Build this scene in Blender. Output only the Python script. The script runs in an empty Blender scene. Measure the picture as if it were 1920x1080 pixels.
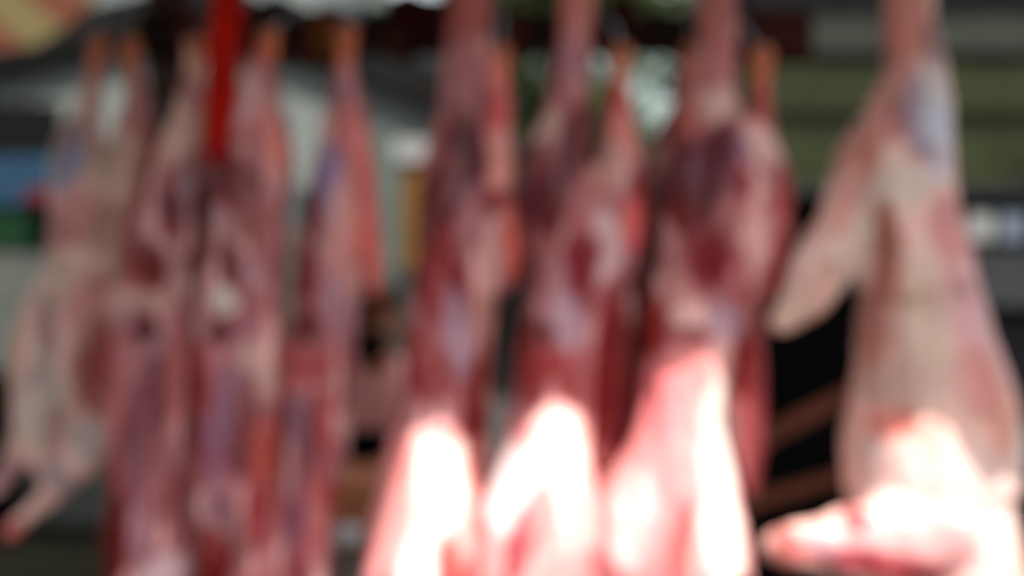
import bpy, bmesh, math, random
import numpy as np
from mathutils import Vector, Matrix

random.seed(7)
sc = bpy.context.scene
COL = sc.collection

# ------------------------------------------------------------------ camera
CAMZ, D0, PXM = 1.5, 2.05, 900.0          # 900 photo pixels per metre at 2.05 m
cam_d = bpy.data.cameras.new('camera')
cam = bpy.data.objects.new('camera', cam_d); COL.objects.link(cam)
cam.location = (0, 0, CAMZ); cam.rotation_euler = (math.radians(90), 0, 0)
cam_d.sensor_width = 36.0
cam_d.lens = 36.0 * D0 * PXM / 1920.0
cam_d.clip_start = 0.05; cam_d.clip_end = 500
cam_d.dof.use_dof = True                   # the photograph is focused far too near
cam_d.dof.focus_distance = 0.40
cam_d.dof.aperture_fstop = 2.6
sc.camera = cam

# ------------------------------------------------------------------ light
EL, AZ = math.radians(50), math.radians(20)   # sun behind the camera, to its right
SUN = Vector((math.cos(EL)*math.sin(AZ), -math.cos(EL)*math.cos(AZ), math.sin(EL)))
w = bpy.data.worlds.new('World'); sc.world = w; w.use_nodes = True
nt = w.node_tree; bg = nt.nodes['Background']
sky = nt.nodes.new('ShaderNodeTexSky'); sky.sky_type = 'NISHITA'; sky.sun_disc = False
sky.sun_elevation = EL; sky.sun_rotation = math.atan2(SUN.x, SUN.y)
sky.air_density = 1.0; sky.dust_density = 2.0
hs = nt.nodes.new('ShaderNodeHueSaturation'); hs.inputs['Saturation'].default_value = .32      # a hazy, whitish sky
nt.links.new(sky.outputs[0], hs.inputs['Color']); nt.links.new(hs.outputs[0], bg.inputs[0]); bg.inputs[1].default_value = 0.13
sl = bpy.data.lights.new('sun', 'SUN'); sl.energy = 4.3; sl.angle = math.radians(0.5); sl.color = (1.0, 0.95, 0.88)
so = bpy.data.objects.new('sun', sl); COL.objects.link(so)
so.rotation_euler = SUN.to_track_quat('Z', 'Y').to_euler(); so.location = (2, -3, 6)
sc.view_settings.view_transform = 'Standard'; sc.view_settings.look = 'None'
sc.view_settings.gamma = 1.0; sc.view_settings.exposure = 1.2
sc.cycles.use_denoising = True
sc.cycles.max_bounces = 6

# ------------------------------------------------------------------ helpers
def P(px, py, Y):
    s = Y / D0 / PXM
    return Vector(((px-960)*s, Y, CAMZ-(py-540)*s))

def lin(c):
    return tuple((v/255/12.92) if v/255 <= .04045 else ((v/255+.055)/1.055)**2.4 for v in c)

def mat(name, col, rough=.7, var=.25, scale=6.0, bump=.15, metal=0.0, stretch=(1,1,1), col2=None):
    m = bpy.data.materials.new(name); m.use_nodes = True
    n = m.node_tree.nodes; l = m.node_tree.links; b = n['Principled BSDF']
    tc = n.new('ShaderNodeTexCoord'); mp = n.new('ShaderNodeMapping'); mp.inputs['Scale'].default_value = stretch
    no = n.new('ShaderNodeTexNoise'); no.inputs['Scale'].default_value = scale; no.inputs['Detail'].default_value = 6
    l.new(tc.outputs['Object'], mp.inputs[0]); l.new(mp.outputs[0], no.inputs['Vector'])
    cr = n.new('ShaderNodeValToRGB')
    c2 = col2 if col2 else tuple(v*(1+var) for v in col)
    c1 = tuple(v*(1-var) for v in col)
    cr.color_ramp.elements[0].color = (*c1, 1); cr.color_ramp.elements[0].position = .3
    cr.color_ramp.elements[1].color = (*c2, 1); cr.color_ramp.elements[1].position = .72
    l.new(no.outputs[0], cr.inputs[0]); l.new(cr.outputs[0], b.inputs['Base Color'])
    b.inputs['Specular IOR Level'].default_value = .5 if metal else .06
    b.inputs['Roughness'].default_value = rough; b.inputs['Metallic'].default_value = metal
    if bump:
        n2 = n.new('ShaderNodeTexNoise'); n2.inputs['Scale'].default_value = scale*6; n2.inputs['Detail'].default_value = 4
        l.new(mp.outputs[0], n2.inputs['Vector'])
        bp = n.new('ShaderNodeBump'); bp.inputs['Strength'].default_value = bump; bp.inputs['Distance'].default_value = .01
        l.new(n2.outputs[0], bp.inputs['Height']); l.new(bp.outputs[0], b.inputs['Normal'])
    return m

def thing(name, label, cat, loc, group=None):
    o = bpy.data.objects.new(name, None); COL.objects.link(o)
    o.location = loc; o.empty_display_size = .1
    o['label'] = label; o['category'] = cat
    if group: o['group'] = group
    return o

def tag(o, label, cat, group=None):
    o['label'] = label; o['category'] = cat
    if group: o['group'] = group
    return o

def finish(name, me, m, parent=None, smooth=True):
    if m: me.materials.append(m)
    if smooth: me.shade_smooth()
    o = bpy.data.objects.new(name, me); COL.objects.link(o)
    if parent: o.parent = parent
    return o

def obj(name, bm, m, parent=None, loc=None, smooth=False, bevel=0.0):
    """bm is in world space; moved to be relative to the parent or to loc"""
    bmesh.ops.recalc_face_normals(bm, faces=bm.faces)
    if bevel:
        bmesh.ops.bevel(bm, geom=list(bm.edges), offset=bevel, segments=2, affect='EDGES', clamp_overlap=True)
    off = parent_loc(parent) if parent else (Vector(loc) if loc is not None else Vector((0,0,0)))
    bmesh.ops.translate(bm, vec=-off, verts=bm.verts)
    me = bpy.data.meshes.new(name); bm.to_mesh(me); bm.free()
    o = finish(name, me, m, parent, smooth)
    if not parent: o.location = off
    return o

def parent_loc(p):
    v = Vector(p.location)
    while p.parent: p = p.parent; v += Vector(p.location)
    return v

def box(bm, a, b, rot=0, piv=None):
    a, b = Vector(a), Vector(b)
    r = bmesh.ops.create_cube(bm, size=1)
    for v in r['verts']:
        v.co = Vector(((a.x+b.x)/2 + v.co.x*(b.x-a.x), (a.y+b.y)/2 + v.co.y*(b.y-a.y), (a.z+b.z)/2 + v.co.z*(b.z-a.z)))
    return r['verts']

def pbox(bm, x0, y0, x1, y1, Y, depth):
    """box from photo pixels at distance Y"""
    a, b = P(x0, y1, Y), P(x1, y0, Y)
    return box(bm, (a.x, Y, a.z), (b.x, Y+depth, b.z))

def bar(bm, p, q, wd, th):
    """rectangular bar between two points, width wd in the xz plane, thickness th in y"""
    p, q = Vector(p), Vector(q); t = (q-p).normalized()
    u = t.cross(Vector((0,1,0))).normalized(); v = u.cross(t).normalized()
    vs = []
    for c in (p, q):
        for s, k in ((-1,-1),(1,-1),(1,1),(-1,1)):
            vs.append(bm.verts.new(c + u*s*wd/2 + v*k*th/2))
    for f in ((3,2,1,0),(4,5,6,7),(0,1,5,4),(1,2,6,5),(2,3,7,6),(3,0,4,7)):
        bm.faces.new([vs[i] for i in f])

def tube(bm, pts, r, seg=10):
    pts = [(Vector(p), r) if not isinstance(p, tuple) or len(p) == 3 else (Vector(p[:3]), p[3]) for p in pts]
    loft_world(bm, [(c, rr, rr) for c, rr in pts], seg)

def loft_world(bm, rings, seg=16):
    """rings: (centre, radius across, radius in depth)"""
    n = len(rings); prev = None; first = None
    for i, (c, ru, rv) in enumerate(rings):
        t = (rings[min(i+1, n-1)][0] - rings[max(i-1, 0)][0])
        t = t.normalized() if t.length > 1e-9 else Vector((0,0,-1))
        ref = Vector((0,1,0)) if abs(t.y) < .9 else Vector((1,0,0))
        u = t.cross(ref).normalized(); v = u.cross(t).normalized()
        ring = [bm.verts.new(c + u*math.cos(2*math.pi*k/seg)*ru + v*math.sin(2*math.pi*k/seg)*rv) for k in range(seg)]
        if prev:
            for k in range(seg):
                bm.faces.new((prev[k], prev[(k+1) % seg], ring[(k+1) % seg], ring[k]))
        else: first = ring
        prev = ring
    bm.faces.new(first[::-1]); bm.faces.new(prev)

def catmull(pts, n=5):
    A = np.array(pts, float)
    if len(A) < 3: n = max(n, 4)
    E = np.vstack([2*A[0]-A[1], A, 2*A[-1]-A[-2]])
    out = []
    for i in range(1, len(E)-2):
        for k in range(n):
            t = k/n
            out.append(.5*((2*E[i]) + (-E[i-1]+E[i+1])*t + (2*E[i-1]-5*E[i]+4*E[i+1]-E[i+2])*t*t + (-E[i-1]+3*E[i]-3*E[i+1]+E[i+2])*t**3))
    out.append(A[-1])
    return np.array(out)

def remeshed(bm, voxel, smooth_it=6):
    bmesh.ops.recalc_face_normals(bm, faces=bm.faces)
    me = bpy.data.meshes.new('tmp'); bm.to_mesh(me); bm.free()
    o = bpy.data.objects.new('tmp', me); COL.objects.link(o)
    r = o.modifiers.new('r', 'REMESH'); r.mode = 'VOXEL'; r.voxel_size = voxel
    if smooth_it:
        s = o.modifiers.new('s', 'SMOOTH'); s.iterations = smooth_it; s.factor = .5
    dg = bpy.context.evaluated_depsgraph_get()
    out = bpy.data.meshes.new_from_object(o.evaluated_get(dg))
    bpy.data.objects.remove(o); bpy.data.meshes.remove(me)
    return out

def wob(p, scale, seed):
    """cheap smooth noise in -1..1, p (n,3) in metres"""
    r = np.random.RandomState(seed); s = np.zeros(len(p))
    for k in range(9):
        d = r.normal(size=3); f = scale*r.uniform(.6, 1.7)
        s += np.sin(p @ d * f + r.uniform(0, 6.28))
    return s/3.2

# ------------------------------------------------------------------ materials
def meat_material():
    m = bpy.data.materials.new('raw_lamb'); m.use_nodes = True
    n = m.node_tree.nodes; l = m.node_tree.links; b = n['Principled BSDF']
    at = n.new('ShaderNodeAttribute'); at.attribute_name = 'flesh'
    tc = n.new('ShaderNodeTexCoord'); mp = n.new('ShaderNodeMapping'); mp.inputs['Scale'].default_value = (1, 1, .35)
    l.new(tc.outputs['Object'], mp.inputs[0])
    no = n.new('ShaderNodeTexNoise'); no.inputs['Scale'].default_value = 38; no.inputs['Detail'].default_value = 7; no.inputs['Roughness'].default_value = .65
    l.new(mp.outputs[0], no.inputs['Vector'])
    cr = n.new('ShaderNodeValToRGB'); cr.color_ramp.elements[0].position = .56; cr.color_ramp.elements[1].position = .74
    cr.color_ramp.elements[0].color = (0,0,0,1); cr.color_ramp.elements[1].color = (.18,.18,.18,1)
    l.new(no.outputs[0], cr.inputs[0])
    mx = n.new('ShaderNodeMixRGB'); mx.inputs['Color2'].default_value = (.55, .43, .40, 1)   # fat film
    l.new(cr.outputs[0], mx.inputs[0]); l.new(at.outputs['Color'], mx.inputs[1])
    n3 = n.new('ShaderNodeTexNoise'); n3.inputs['Scale'].default_value = 16; n3.inputs['Detail'].default_value = 5
    l.new(tc.outputs['Object'], n3.inputs['Vector'])
    c3 = n.new('ShaderNodeValToRGB'); c3.color_ramp.elements[0].position = .57; c3.color_ramp.elements[1].position = .7
    c3.color_ramp.elements[0].color = (0,0,0,1); c3.color_ramp.elements[1].color = (.35,.35,.35,1)
    l.new(n3.outputs[0], c3.inputs[0])
    m2 = n.new('ShaderNodeMixRGB'); m2.inputs['Color2'].default_value = (.20, .035, .035, 1)  # blood showing through
    l.new(c3.outputs[0], m2.inputs[0]); l.new(mx.outputs[0], m2.inputs[1])
    l.new(m2.outputs[0], b.inputs['Base Color'])
    b.inputs['Roughness'].default_value = .5; b.inputs['Specular IOR Level'].default_value = .2
    b.inputs['Coat Weight'].default_value = .12; b.inputs['Coat Roughness'].default_value = .18
    b.inputs['Subsurface Weight'].default_value = .06
    b.inputs['Subsurface Radius'].default_value = (.02, .006, .004)
    n2 = n.new('ShaderNodeTexNoise'); n2.inputs['Scale'].default_value = 90; n2.inputs['Detail'].default_value = 5
    l.new(mp.outputs[0], n2.inputs['Vector'])
    bp = n.new('ShaderNodeBump'); bp.inputs['Strength'].default_value = .35; bp.inputs['Distance'].default_value = .004
    l.new(n2.outputs[0], bp.inputs['Height']); l.new(bp.outputs[0], b.inputs['Normal'])
    return m
MEAT = meat_material()
M_kidney = mat('kidney', (.16, .045, .05), .3, .2, 40, .1)
M_fat = mat('suet', (.60, .52, .47), .45, .12, 50, .3)
M_shank = mat('shank_sinew', (.70, .20, .095), .4, .25, 40, .25)
M_beam = mat('tarred_wood', (.020, .011, .010), .6, .5, 5, .4, stretch=(.3, 3, 3))
M_bind = mat('maroon_cloth', (.075, .022, .020), .85, .35, 30, .4)
M_post = mat('dark_timber', (.075, .050, .045), .75, .35, 6, .4, stretch=(3, 3, .3))
M_hook = mat('dull_steel', (.22, .20, .19), .4, .3, 30, .1, metal=.8)
M_red = mat('red_cloth', (.70, .022, .012), .6, .25, 9, .25)
M_wood = mat('worn_brown_wood', (.22, .075, .045), .65, .35, 8, .35, stretch=(.4, 3, 3))
M_block = mat('orange_cutting_wood', (.60, .24, .12), .6, .25, 9, .3)
M_black = mat('black_plastic', (.002, .002, .0025), .7, .4, 8, .15)
M_wallpale = mat('pale_render', (.100, .110, .104), .9, .14, 1.5, .2)
M_wallteal = mat('grey_green_render', (.050, .066, .058), .9, .16, 1.5, .2)
M_wallbrown = mat('brown_grey_render', (.040, .036, .032), .9, .3, 2, .3)
M_seam = mat('dark_olive_paint', (.0085, .0095, .0045), .6, .3, 3, .1)
M_dark = mat('dark_opening', (.004, .0045, .004), .9, .4, 3, 0)
M_roof = mat('dark_slate', (.005, .005, .0048), .8, .3, 4, .4)
M_block_a = mat('grey_render', (.115, .130, .125), .9, .12, .7, .2)
M_block_b = mat('pale_blue_render', (.20, .25, .24), .9, .10, .7, .2)
M_glass = mat('window_glass', (.03, .04, .045), .08, .3, 2, 0)
M_green = mat('olive_paint', (.0115, .0135, .0052), .55, .35, 2.2, .1, col2=(.022, .028, .010))
M_greygreen = mat('grey_green_paint', (.017, .019, .015), .6, .2, 3, .1)
M_trim = mat('pale_trim', (.10, .12, .105), .5, .2, 5, .1)
M_greypanel = mat('grey_panel', (.020, .022, .023), .5, .25, 4, .1)
M_white = mat('white_card', (.16, .16, .155), .6, .06, 8, .1)
M_blue = mat('blue_tarpaulin', (.011, .028, .050), .5, .3, 7, .3)
M_gcloth = mat('dark_green_cloth', (.004, .018, .007), .8, .35, 12, .3)
M_dred = mat('dark_red_cloth', (.050, .007, .010), .8, .3, 12, .3)
M_ochre = mat('ochre_paint', (.075, .036, .009), .6, .3, 5, .2)
M_leaf = mat('leaf', (.030, .045, .014), .6, .5, 1.2, 0, col2=(.065, .085, .035))
M_bark = mat('bark', (.05, .038, .028), .9, .4, 12, .5)
M_ground = mat('trodden_earth', (.030, .027, .016), .95, .4, 3, .5)
M_paving = mat('grey_paving', (.045, .047, .045), .9, .2, 2.5, .3)
M_kerb = mat('dark_kerb', (.02, .02, .018), .9, .3, 5, .3)
M_concrete = mat('concrete', (.055, .060, .053), .9, .2, 3, .3)
M_awning = mat('canvas', (.16, .14, .12), .85, .25, 5, .2)
M_skin = mat('skin', (.40, .17, .10), .5, .12, 20, .15)
M_hair = mat('black_hair', (.008, .006, .006), .6, .4, 60, .5)
M_cap = mat('brown_wool', (.090, .040, .022), .9, .25, 60, .4)
M_trous = mat('dark_trousers', (.02, .02, .025), .85, .3, 40, .3)
M_capgrey = mat('pale_metal', (.70, .70, .72), .35, .12, 20, .1, metal=.3)
M_postgrey = mat('grey_brown_metal', (.16, .13, .10), .5, .25, 20, .2, metal=.2)

def striped(name, ca, cb, scale, axis='X', diag=0.0):
    m = mat(name, ca, .8, .12, 20, .15); n = m.node_tree.nodes; l = m.node_tree.links
    b = n['Principled BSDF']; src = b.inputs['Base Color'].links[0].from_socket
    tc = n['Texture Coordinate']; mp = n.new('ShaderNodeMapping'); mp.inputs['Rotation'].default_value = (0, diag, 0)
    l.new(tc.outputs['Object'], mp.inputs[0])
    wv = n.new('ShaderNodeTexWave'); wv.bands_direction = axis; wv.inputs['Scale'].default_value = scale; wv.inputs['Distortion'].default_value = .3
    l.new(mp.outputs[0], wv.inputs['Vector'])
    cr = n.new('ShaderNodeValToRGB'); cr.color_ramp.elements[0].position = .45; cr.color_ramp.elements[1].position = .55
    l.new(wv.outputs['Fac'], cr.inputs[0])
    mx = n.new('ShaderNodeMixRGB'); mx.inputs['Color2'].default_value = (*cb, 1)
    l.new(cr.outputs[0], mx.inputs[0]); l.new(src, mx.inputs[1]); l.new(mx.outputs[0], b.inputs['Base Color'])
    return m
M_shirt = striped('pink_striped_shirt', (.80, .36, .34), (.70, .33, .32), 60)
M_banner = striped('red_yellow_awning', (.075, .026, .016), (.085, .068, .030), 0.6, 'X', .9)

# ------------------------------------------------------------------ setting
bm = bmesh.new()
for x0, x1, y0, y1, z in ((-60, 60, -30, 6.0, 0.0),):
    pass
bmesh.ops.create_grid(bm, x_segments=2, y_segments=2, size=120)
g = obj('ground', bm, M_ground); g['kind'] = 'structure'
bm = bmesh.new(); box(bm, (-60, 6.12, .004), (60, 90, .10))
g = obj('pavement', bm, M_paving); g['kind'] = 'structure'
bm = bmesh.new(); box(bm, (-60, 6.0, .002), (60, 6.12, .12))
g = obj('kerb', bm, M_kerb); g['kind'] = 'structure'

# pale gabled market hall
GY = 9.0
root = thing('gabled_hall', 'pale gabled market hall with dark roof edge behind the hanging lamb', 'building', P(407, 840, GY))
bm = bmesh.new()
pl, pr, pk = P(-330, 300, GY), P(860, 226, GY), P(407, 48, GY)
pl.z = pr.z
zs = .104
prof = [Vector((pl.x, 0, zs)), Vector((pr.x, 0, zs)), Vector((pr.x, 0, pr.z)), Vector((pk.x, 0, pk.z)), Vector((pl.x, 0, pl.z))]
f = [bm.verts.new((v.x, GY, v.z)) for v in prof]; bk = [bm.verts.new((v.x, GY+5, v.z)) for v in prof]
bm.faces.new(f); bm.faces.new(bk[::-1])
for i in range(5): bm.faces.new((f[i], f[(i+1) % 5], bk[(i+1) % 5], bk[i]))
obj('wall', bm, M_wallpale, root)
bm = bmesh.new()
for a, s in ((pl, -1), (pr, 1)):
    tdir = (a-pk).normalized(); e = a + tdir*.35
    for z0, z1, y0, y1 in ((.0, .36, GY-.25, GY+5.2),):
        up = Vector((0,0,1))
        q = [pk+up*z0, e+up*z0, e+up*z1, pk+up*z1]
        A = [bm.verts.new((v.x, y0, v.z)) for v in q]; B = [bm.verts.new((v.x, y1, v.z)) for v in q]
        bm.faces.new(A); bm.faces.new(B[::-1])
        for i in range(4): bm.faces.new((A[i], A[(i+1) % 4], B[(i+1) % 4], B[i]))
obj('roof', bm, M_roof, root)
def window(x0, y0, x1, y1, Y, root, m=None, fm=None):
    bm = bmesh.new()
    t = 7
    for r in ((x0-t, y0-t, x1+t, y0), (x0-t, y1, x1+t, y1+t), (x0-t, y0, x0, y1), (x1, y0, x1+t, y1), ((x0+x1)/2-2, y0, (x0+x1)/2+2, y1)):
        pbox(bm, *r, Y-.03, .05)
    fr = obj('window', bm, fm or M_trim, root)
    bm = bmesh.new(); pbox(bm, x0, y0, x1, y1, Y-.012, .02)
    pn = obj('pane', bm, m or M_glass, None, loc=(0,0,0)); 
    pn.data.transform(Matrix.Translation(-parent_loc(root))); pn.parent = fr
    return fr
window(-60, 200, 108, 330, GY, root, M_dark, M_roof)
window(518, 350, 575, 420, GY, root)
bm = bmesh.new(); pbox(bm, 480, 422, 640, 830, GY-.06, .055); obj('lower_cladding', bm, M_wallbrown, root)
bm = bmesh.new(); pbox(bm, 641, 446, 900, 830, GY-.06, .055); obj('lower_cladding', bm, M_wallteal, root)
bm = bmesh.new(); pbox(bm, 672, 240, 742, 445, GY-.05, .045); obj('side_panel', bm, M_wallteal, root)

# far blocks
root = thing('grey_apartment_block', 'pale grey block rising behind the gabled hall at upper left', 'building', P(220, 700, 17))
bm = bmesh.new(); a, b = P(-2400, 0, 17), P(648, -330, 17); box(bm, (a.x, 17, .1), (b.x, 23, b.z)); obj('wall', bm, M_block_a, root)
for i in range(-6, 5):
    for j in range(2): window(-560+i*190, -130-j*150, -490+i*190, -50-j*150, 17, root)
bm = bmesh.new(); box(bm, (a.x-.2, 16.8, b.z), (b.x+.2, 23.2, b.z+.25)); obj('cornice', bm, M_trim, root)
root = thing('pale_apartment_block', 'pale blue-white block seen through gaps of the tree', 'building', P(1000, 680, 20))
bm = bmesh.new(); a, b = P(715, 0, 20), P(1330, 14, 20); box(bm, (a.x, 20, .1), (b.x, 26, b.z)); obj('wall', bm, M_block_b, root)
bm = bmesh.new(); box(bm, (a.x-.2, 19.8, b.z), (b.x+.2, 26.2, b.z+.2)); obj('cornice', bm, M_trim, root)
for i in range(4): window(770+i*130, 300, 830+i*130, 380, 20, root)
root = thing('low_shed', 'low grey shed with sloping roof beside the gabled hall', 'shed', P(800, 700, 13))
bm = bmesh.new(); a, b = P(600, 0, 13), P(880, 120, 13); box(bm, (a.x, 13, .1), (b.x, 16, b.z)); obj('wall', bm, M_wallteal, root)
bm = bmesh.new(); bar(bm, P(590, 30, 12.9)+Vector((0,1.6,0)), P(890, 130, 12.9)+Vector((0,1.6,0)), .45, 3.4); obj('roof', bm, M_greypanel, root)

bm = bmesh.new(); a, b = P(880, 690, 12.5), P(1420, 285, 12.5); box(bm, (a.x, 12.5, .1), (b.x, 12.8, b.z)); 
root = thing('boundary_wall', 'grey brown boundary wall behind the tree trunk in the middle', 'wall', ((a.x+b.x)/2, 12.5, .1))
obj('wall', bm, M_wallbrown, root)
bm = bmesh.new(); box(bm, (a.x-.05, 12.45, b.z), (b.x+.05, 12.85, b.z+.08)); obj('coping', bm, M_roof, root)
# tree
TY = 11.0
root = thing('leafy_tree', 'dark green tree with sky gaps behind the middle carcasses', 'tree', (P(1100, 0, TY).x, TY, .1))
bm = bmesh.new(); c = P(1100, 0, TY)
tube(bm, [(c.x, TY, .1, .20), (c.x+.05, TY, 1.2, .16), (c.x-.02, TY, 2.4, .13), (c.x+.03, TY, 3.6, .09), (c.x, TY, 5, .04)], .1, 12)
for k in range(9):
    an = k*2.4; z = 1.9+k*.3
    tube(bm, [(c.x, TY, z, .06), (c.x+math.cos(an)*.5, TY+math.sin(an)*.5, z+.4, .04), (c.x+math.cos(an)*1.1, TY+math.sin(an)*1.0, z+.75, .015)], .04, 7)
obj('trunk', bm, M_bark, root, smooth=True)
bm = bmesh.new(); rnd = random.Random(3)
gaps = [(1120, 105, 34), (1198, 112, 28), (1232, 188, 38), (1000, 108, 14)]
clumps = []
while len(clumps) < 360:
    px, py, dy = rnd.uniform(840, 1330), rnd.uniform(-260, 380), rnd.uniform(-1, 1)
    if ((px-1090)/255)**2 + ((py-70)/310)**2 + dy*dy > 1.05: continue
    if any((px-gx)**2+(py-gy)**2 < (gr+22)**2 for gx, gy, gr in gaps): continue
    clumps.append((px, py, dy))
for px, py, dy in clumps:
    q = P(px, py, TY); q.y += dy*1.2
    for k in range(46):
        d = Vector((rnd.gauss(0, .13), rnd.gauss(0, .15), rnd.gauss(0, .11))); s = rnd.uniform(.045, .08)
        o_ = q + d
        n_ = Vector((rnd.gauss(0,1), rnd.gauss(0,1), rnd.gauss(0,1))).normalized()
        u_ = n_.orthogonal().normalized(); v_ = n_.cross(u_)
        bm.faces.new([bm.verts.new(o_ + u_*s*a_ + v_*s*b_*.6) for a_, b_ in ((-1,0),(0,-1),(1,0),(0,1))])
obj('crown', bm, M_leaf, root)

# olive kiosk at right
KY = 5.0
root = thing('olive_kiosk', 'olive green market kiosk with dark serving hatch at the right', 'kiosk', (P(1800, 0, KY).x, KY, 0))
def kp(name, x0, y0, x1, y1, m, Y=KY, d=.3, bev=.006):
    bm = bmesh.new(); pbox(bm, x0, y0, x1, y1, Y, d); return obj(name, bm, m, root, bevel=bev)
kp('roof', 1400, -60, 2400, 22, M_black, KY-.07, 2.4)
kp('fascia', 1372, 23, 2360, 100, M_greygreen, KY-.05, .3)
kp('upper_panel', 1372, 101, 2360, 212, M_green, KY, .2)
kp('seam_board', 1372, 213, 2360, 245, M_seam, KY+.03, .2)
kp('upper_panel', 1372, 246, 2360, 348, M_green, KY, .2)
kp('ledge', 1372, 349, 2360, 364, M_greypanel, KY-.03, .25)
kp('hatch_back', 1372, 365, 2360, 470, M_black, KY+.8, .1)
kp('hatch_sill', 1372, 452, 2360, 470, M_black, KY-.02, .8)
kp('counter_panel', 1372, 471, 2360, 575, M_greypanel, KY-.02, .3)
kp('base', 1372, 576, 2360, 1092, M_black, KY+.05, 1.2)
for x in (1376, 2330):
    kp('corner_post', x, 365, x+22, 451, M_green, KY+.0, .2)
def carton(x0, x1, y0, lab, m):
    r_ = P((x0+x1)/2, 451.5, KY+.05)
    t = thing('carton', lab, 'carton', r_, 'cartons on the kiosk sill')
    bm = bmesh.new(); pbox(bm, x0, y0, x1, 451.5, KY+.05, .12); obj('box', bm, m, t, bevel=.004)
    bm = bmesh.new(); pbox(bm, x0-1, y0-4, x1+1, y0-.3, KY+.045, .13); obj('lid', bm, m, t, bevel=.001)
carton(1815, 1862, 402, 'bright white carton on the kiosk hatch sill, nearest the big lamb carcass', M_white)
carton(1874, 1925, 400, 'blue grey carton on the kiosk hatch sill at the right edge', mat('blue_grey_card', (.08, .095, .12), .6, .1, 8, .1))
carton(1745, 1800, 400, 'dull red carton on the kiosk hatch sill beside the big carcass', M_dred)

# blue and green covered stall, left
SY = 6.5
root = thing('covered_stall', 'market stall with blue tarpaulin over dark green skirt at the left edge', 'stall', P(0, 1060, SY))
def sp(name, x0, y0, x1, y1, m, Y, d, bev=.01):
    bm = bmesh.new(); pbox(bm, x0, y0, x1, y1, Y, d); return obj(name, bm, m, root, bevel=bev)
sp('tarpaulin', -260, 290, 112, 392, M_blue, SY, 1.0, .03)
sp('skirt', -250, 393, 100, 468, M_gcloth, SY+.03, .9, .02)
sp('counter', -240, 469, 96, 690, M_concrete, SY+.06, .8)
for x in (-230, 78):
    bm = bmesh.new(); pbox(bm, x, 691, x+14, 1062, SY+.07, .05); obj('leg', bm, M_roof, root)
b_ = obj('red_bundle', (lambda b: (bmesh.ops.create_icosphere(b, subdivisions=3, radius=.11, matrix=Matrix.Translation(P(78, 375, SY-.1)) @ Matrix.Scale(.75, 4, (0,0,1))), b)[1])(bmesh.new()), M_dred, None, loc=P(78, 400, SY-.1), smooth=True)
tag(b_, 'dark red cloth bundle hanging at the corner of the blue tarpaulin', 'bundle')
# things left below
root = thing('rubbish_bin', 'black rubbish bin at the left edge behind the dangling foreleg', 'bin', P(-10, 1000, 5.8))
bm = bmesh.new(); a = P(-10, 0, 5.8)
loft_world(bm, [(Vector((a.x, 5.8, z)), r, r) for z, r in ((.0, .11), (.02, .13), (.85, .16), (.87, .17), (.9, .17))], 24); obj('body', bm, M_black, root, smooth=True)
bm = bmesh.new(); loft_world(bm, [(Vector((a.x, 5.8, z)), r, r) for z, r in ((.9, .175), (.94, .17), (1.0, .08), (1.01, .02))], 24); obj('lid', bm, M_black, root, smooth=True)
root = thing('concrete_block', 'grey green concrete block on the ground behind the far left carcass', 'block', P(120, 1000, 6.0))
bm = bmesh.new(); pbox(bm, 20, 895, 215, 985, 5.9, .35); obj('block', bm, M_concrete, root, bevel=.02)
root['label'] = 'grey green concrete block on the earth behind the far left carcass'
# banner
bm = bmesh.new(); q = [P(-120, -60, 6.9), P(215, -60, 6.9), P(150, 30, 6.9), P(70, 84, 6.9), P(-120, 112, 6.9)]
fr = [bm.verts.new(v) for v in q]; bk = [bm.verts.new(v+Vector((0, .03, 0))) for v in q]
bm.faces.new(fr); bm.faces.new(bk[::-1])
for i in range(5): bm.faces.new((fr[i], fr[(i+1) % 5], bk[(i+1) % 5], bk[i]))
tag(obj('striped_awning', bm, M_banner, loc=P(0, 90, 6.9)), 'red and yellow striped awning cloth at the top left corner', 'awning')
# ochre cabinet
CY = 7.4
root = thing('ochre_cabinet', 'ochre cabinet with white top board and dark lower half behind the lamb', 'cabinet', P(815, 870, CY))
for n_, x0, y0, x1, y1, m, Y, d in (('top_board', 738, 262, 900, 303, M_white, CY-.06, .6), ('door', 752, 305, 820, 500, M_ochre, CY, .05), ('door', 822, 305, 888, 500, M_ochre, CY, .05), ('carcase', 748, 304, 892, 501, M_ochre, CY+.052, .45), ('base', 736, 502, 894, 945, M_kerb, CY, .5)):
    bm = bmesh.new(); pbox(bm, x0, y0, x1, y1, Y, d); obj(n_, bm, m, root, bevel=.006)

# ------------------------------------------------------------------ stall frame
def timber(px, Y, hw, label):
    c = P(px, 0, Y).x
    bm = bmesh.new(); box(bm, (c-hw, Y, 0), (c+hw, Y+.09, 2.62))
    tag(obj('wooden_post', bm, M_post, loc=(c, Y, 0), bevel=.006), label, 'post', 'posts of the butcher stall')
timber(312, 2.42, .05, 'dark brown wooden post between the two leftmost carcasses')
timber(1712, 2.42, .035, 'wooden post behind the big carcass at the right')
BY = 2.30
root = thing('hanging_beam', 'dark tarred beam across the top that the lamb shanks hang from', 'beam', P(900, 60, BY))
bm = bmesh.new(); a, b = P(238, 88, BY), P(1520, 24, BY); box(bm, (a.x, BY, a.z), (b.x, BY+.10, b.z)); obj('timber', bm, M_beam, root, bevel=.006)
for x0, x1, dy in ((545, 640, 22), (722, 772, 8), (815, 850, 6), (935, 990, 10), (1140, 1195, 9), (1318, 1330, 4), (1400, 1526, 10), (330, 400, 4), (440, 520, 10)):
    bm = bmesh.new(); pbox(bm, x0, 22-4, x1, 88+dy, BY-.006, .112); obj('binding', bm, M_bind, root, bevel=.004)
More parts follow.
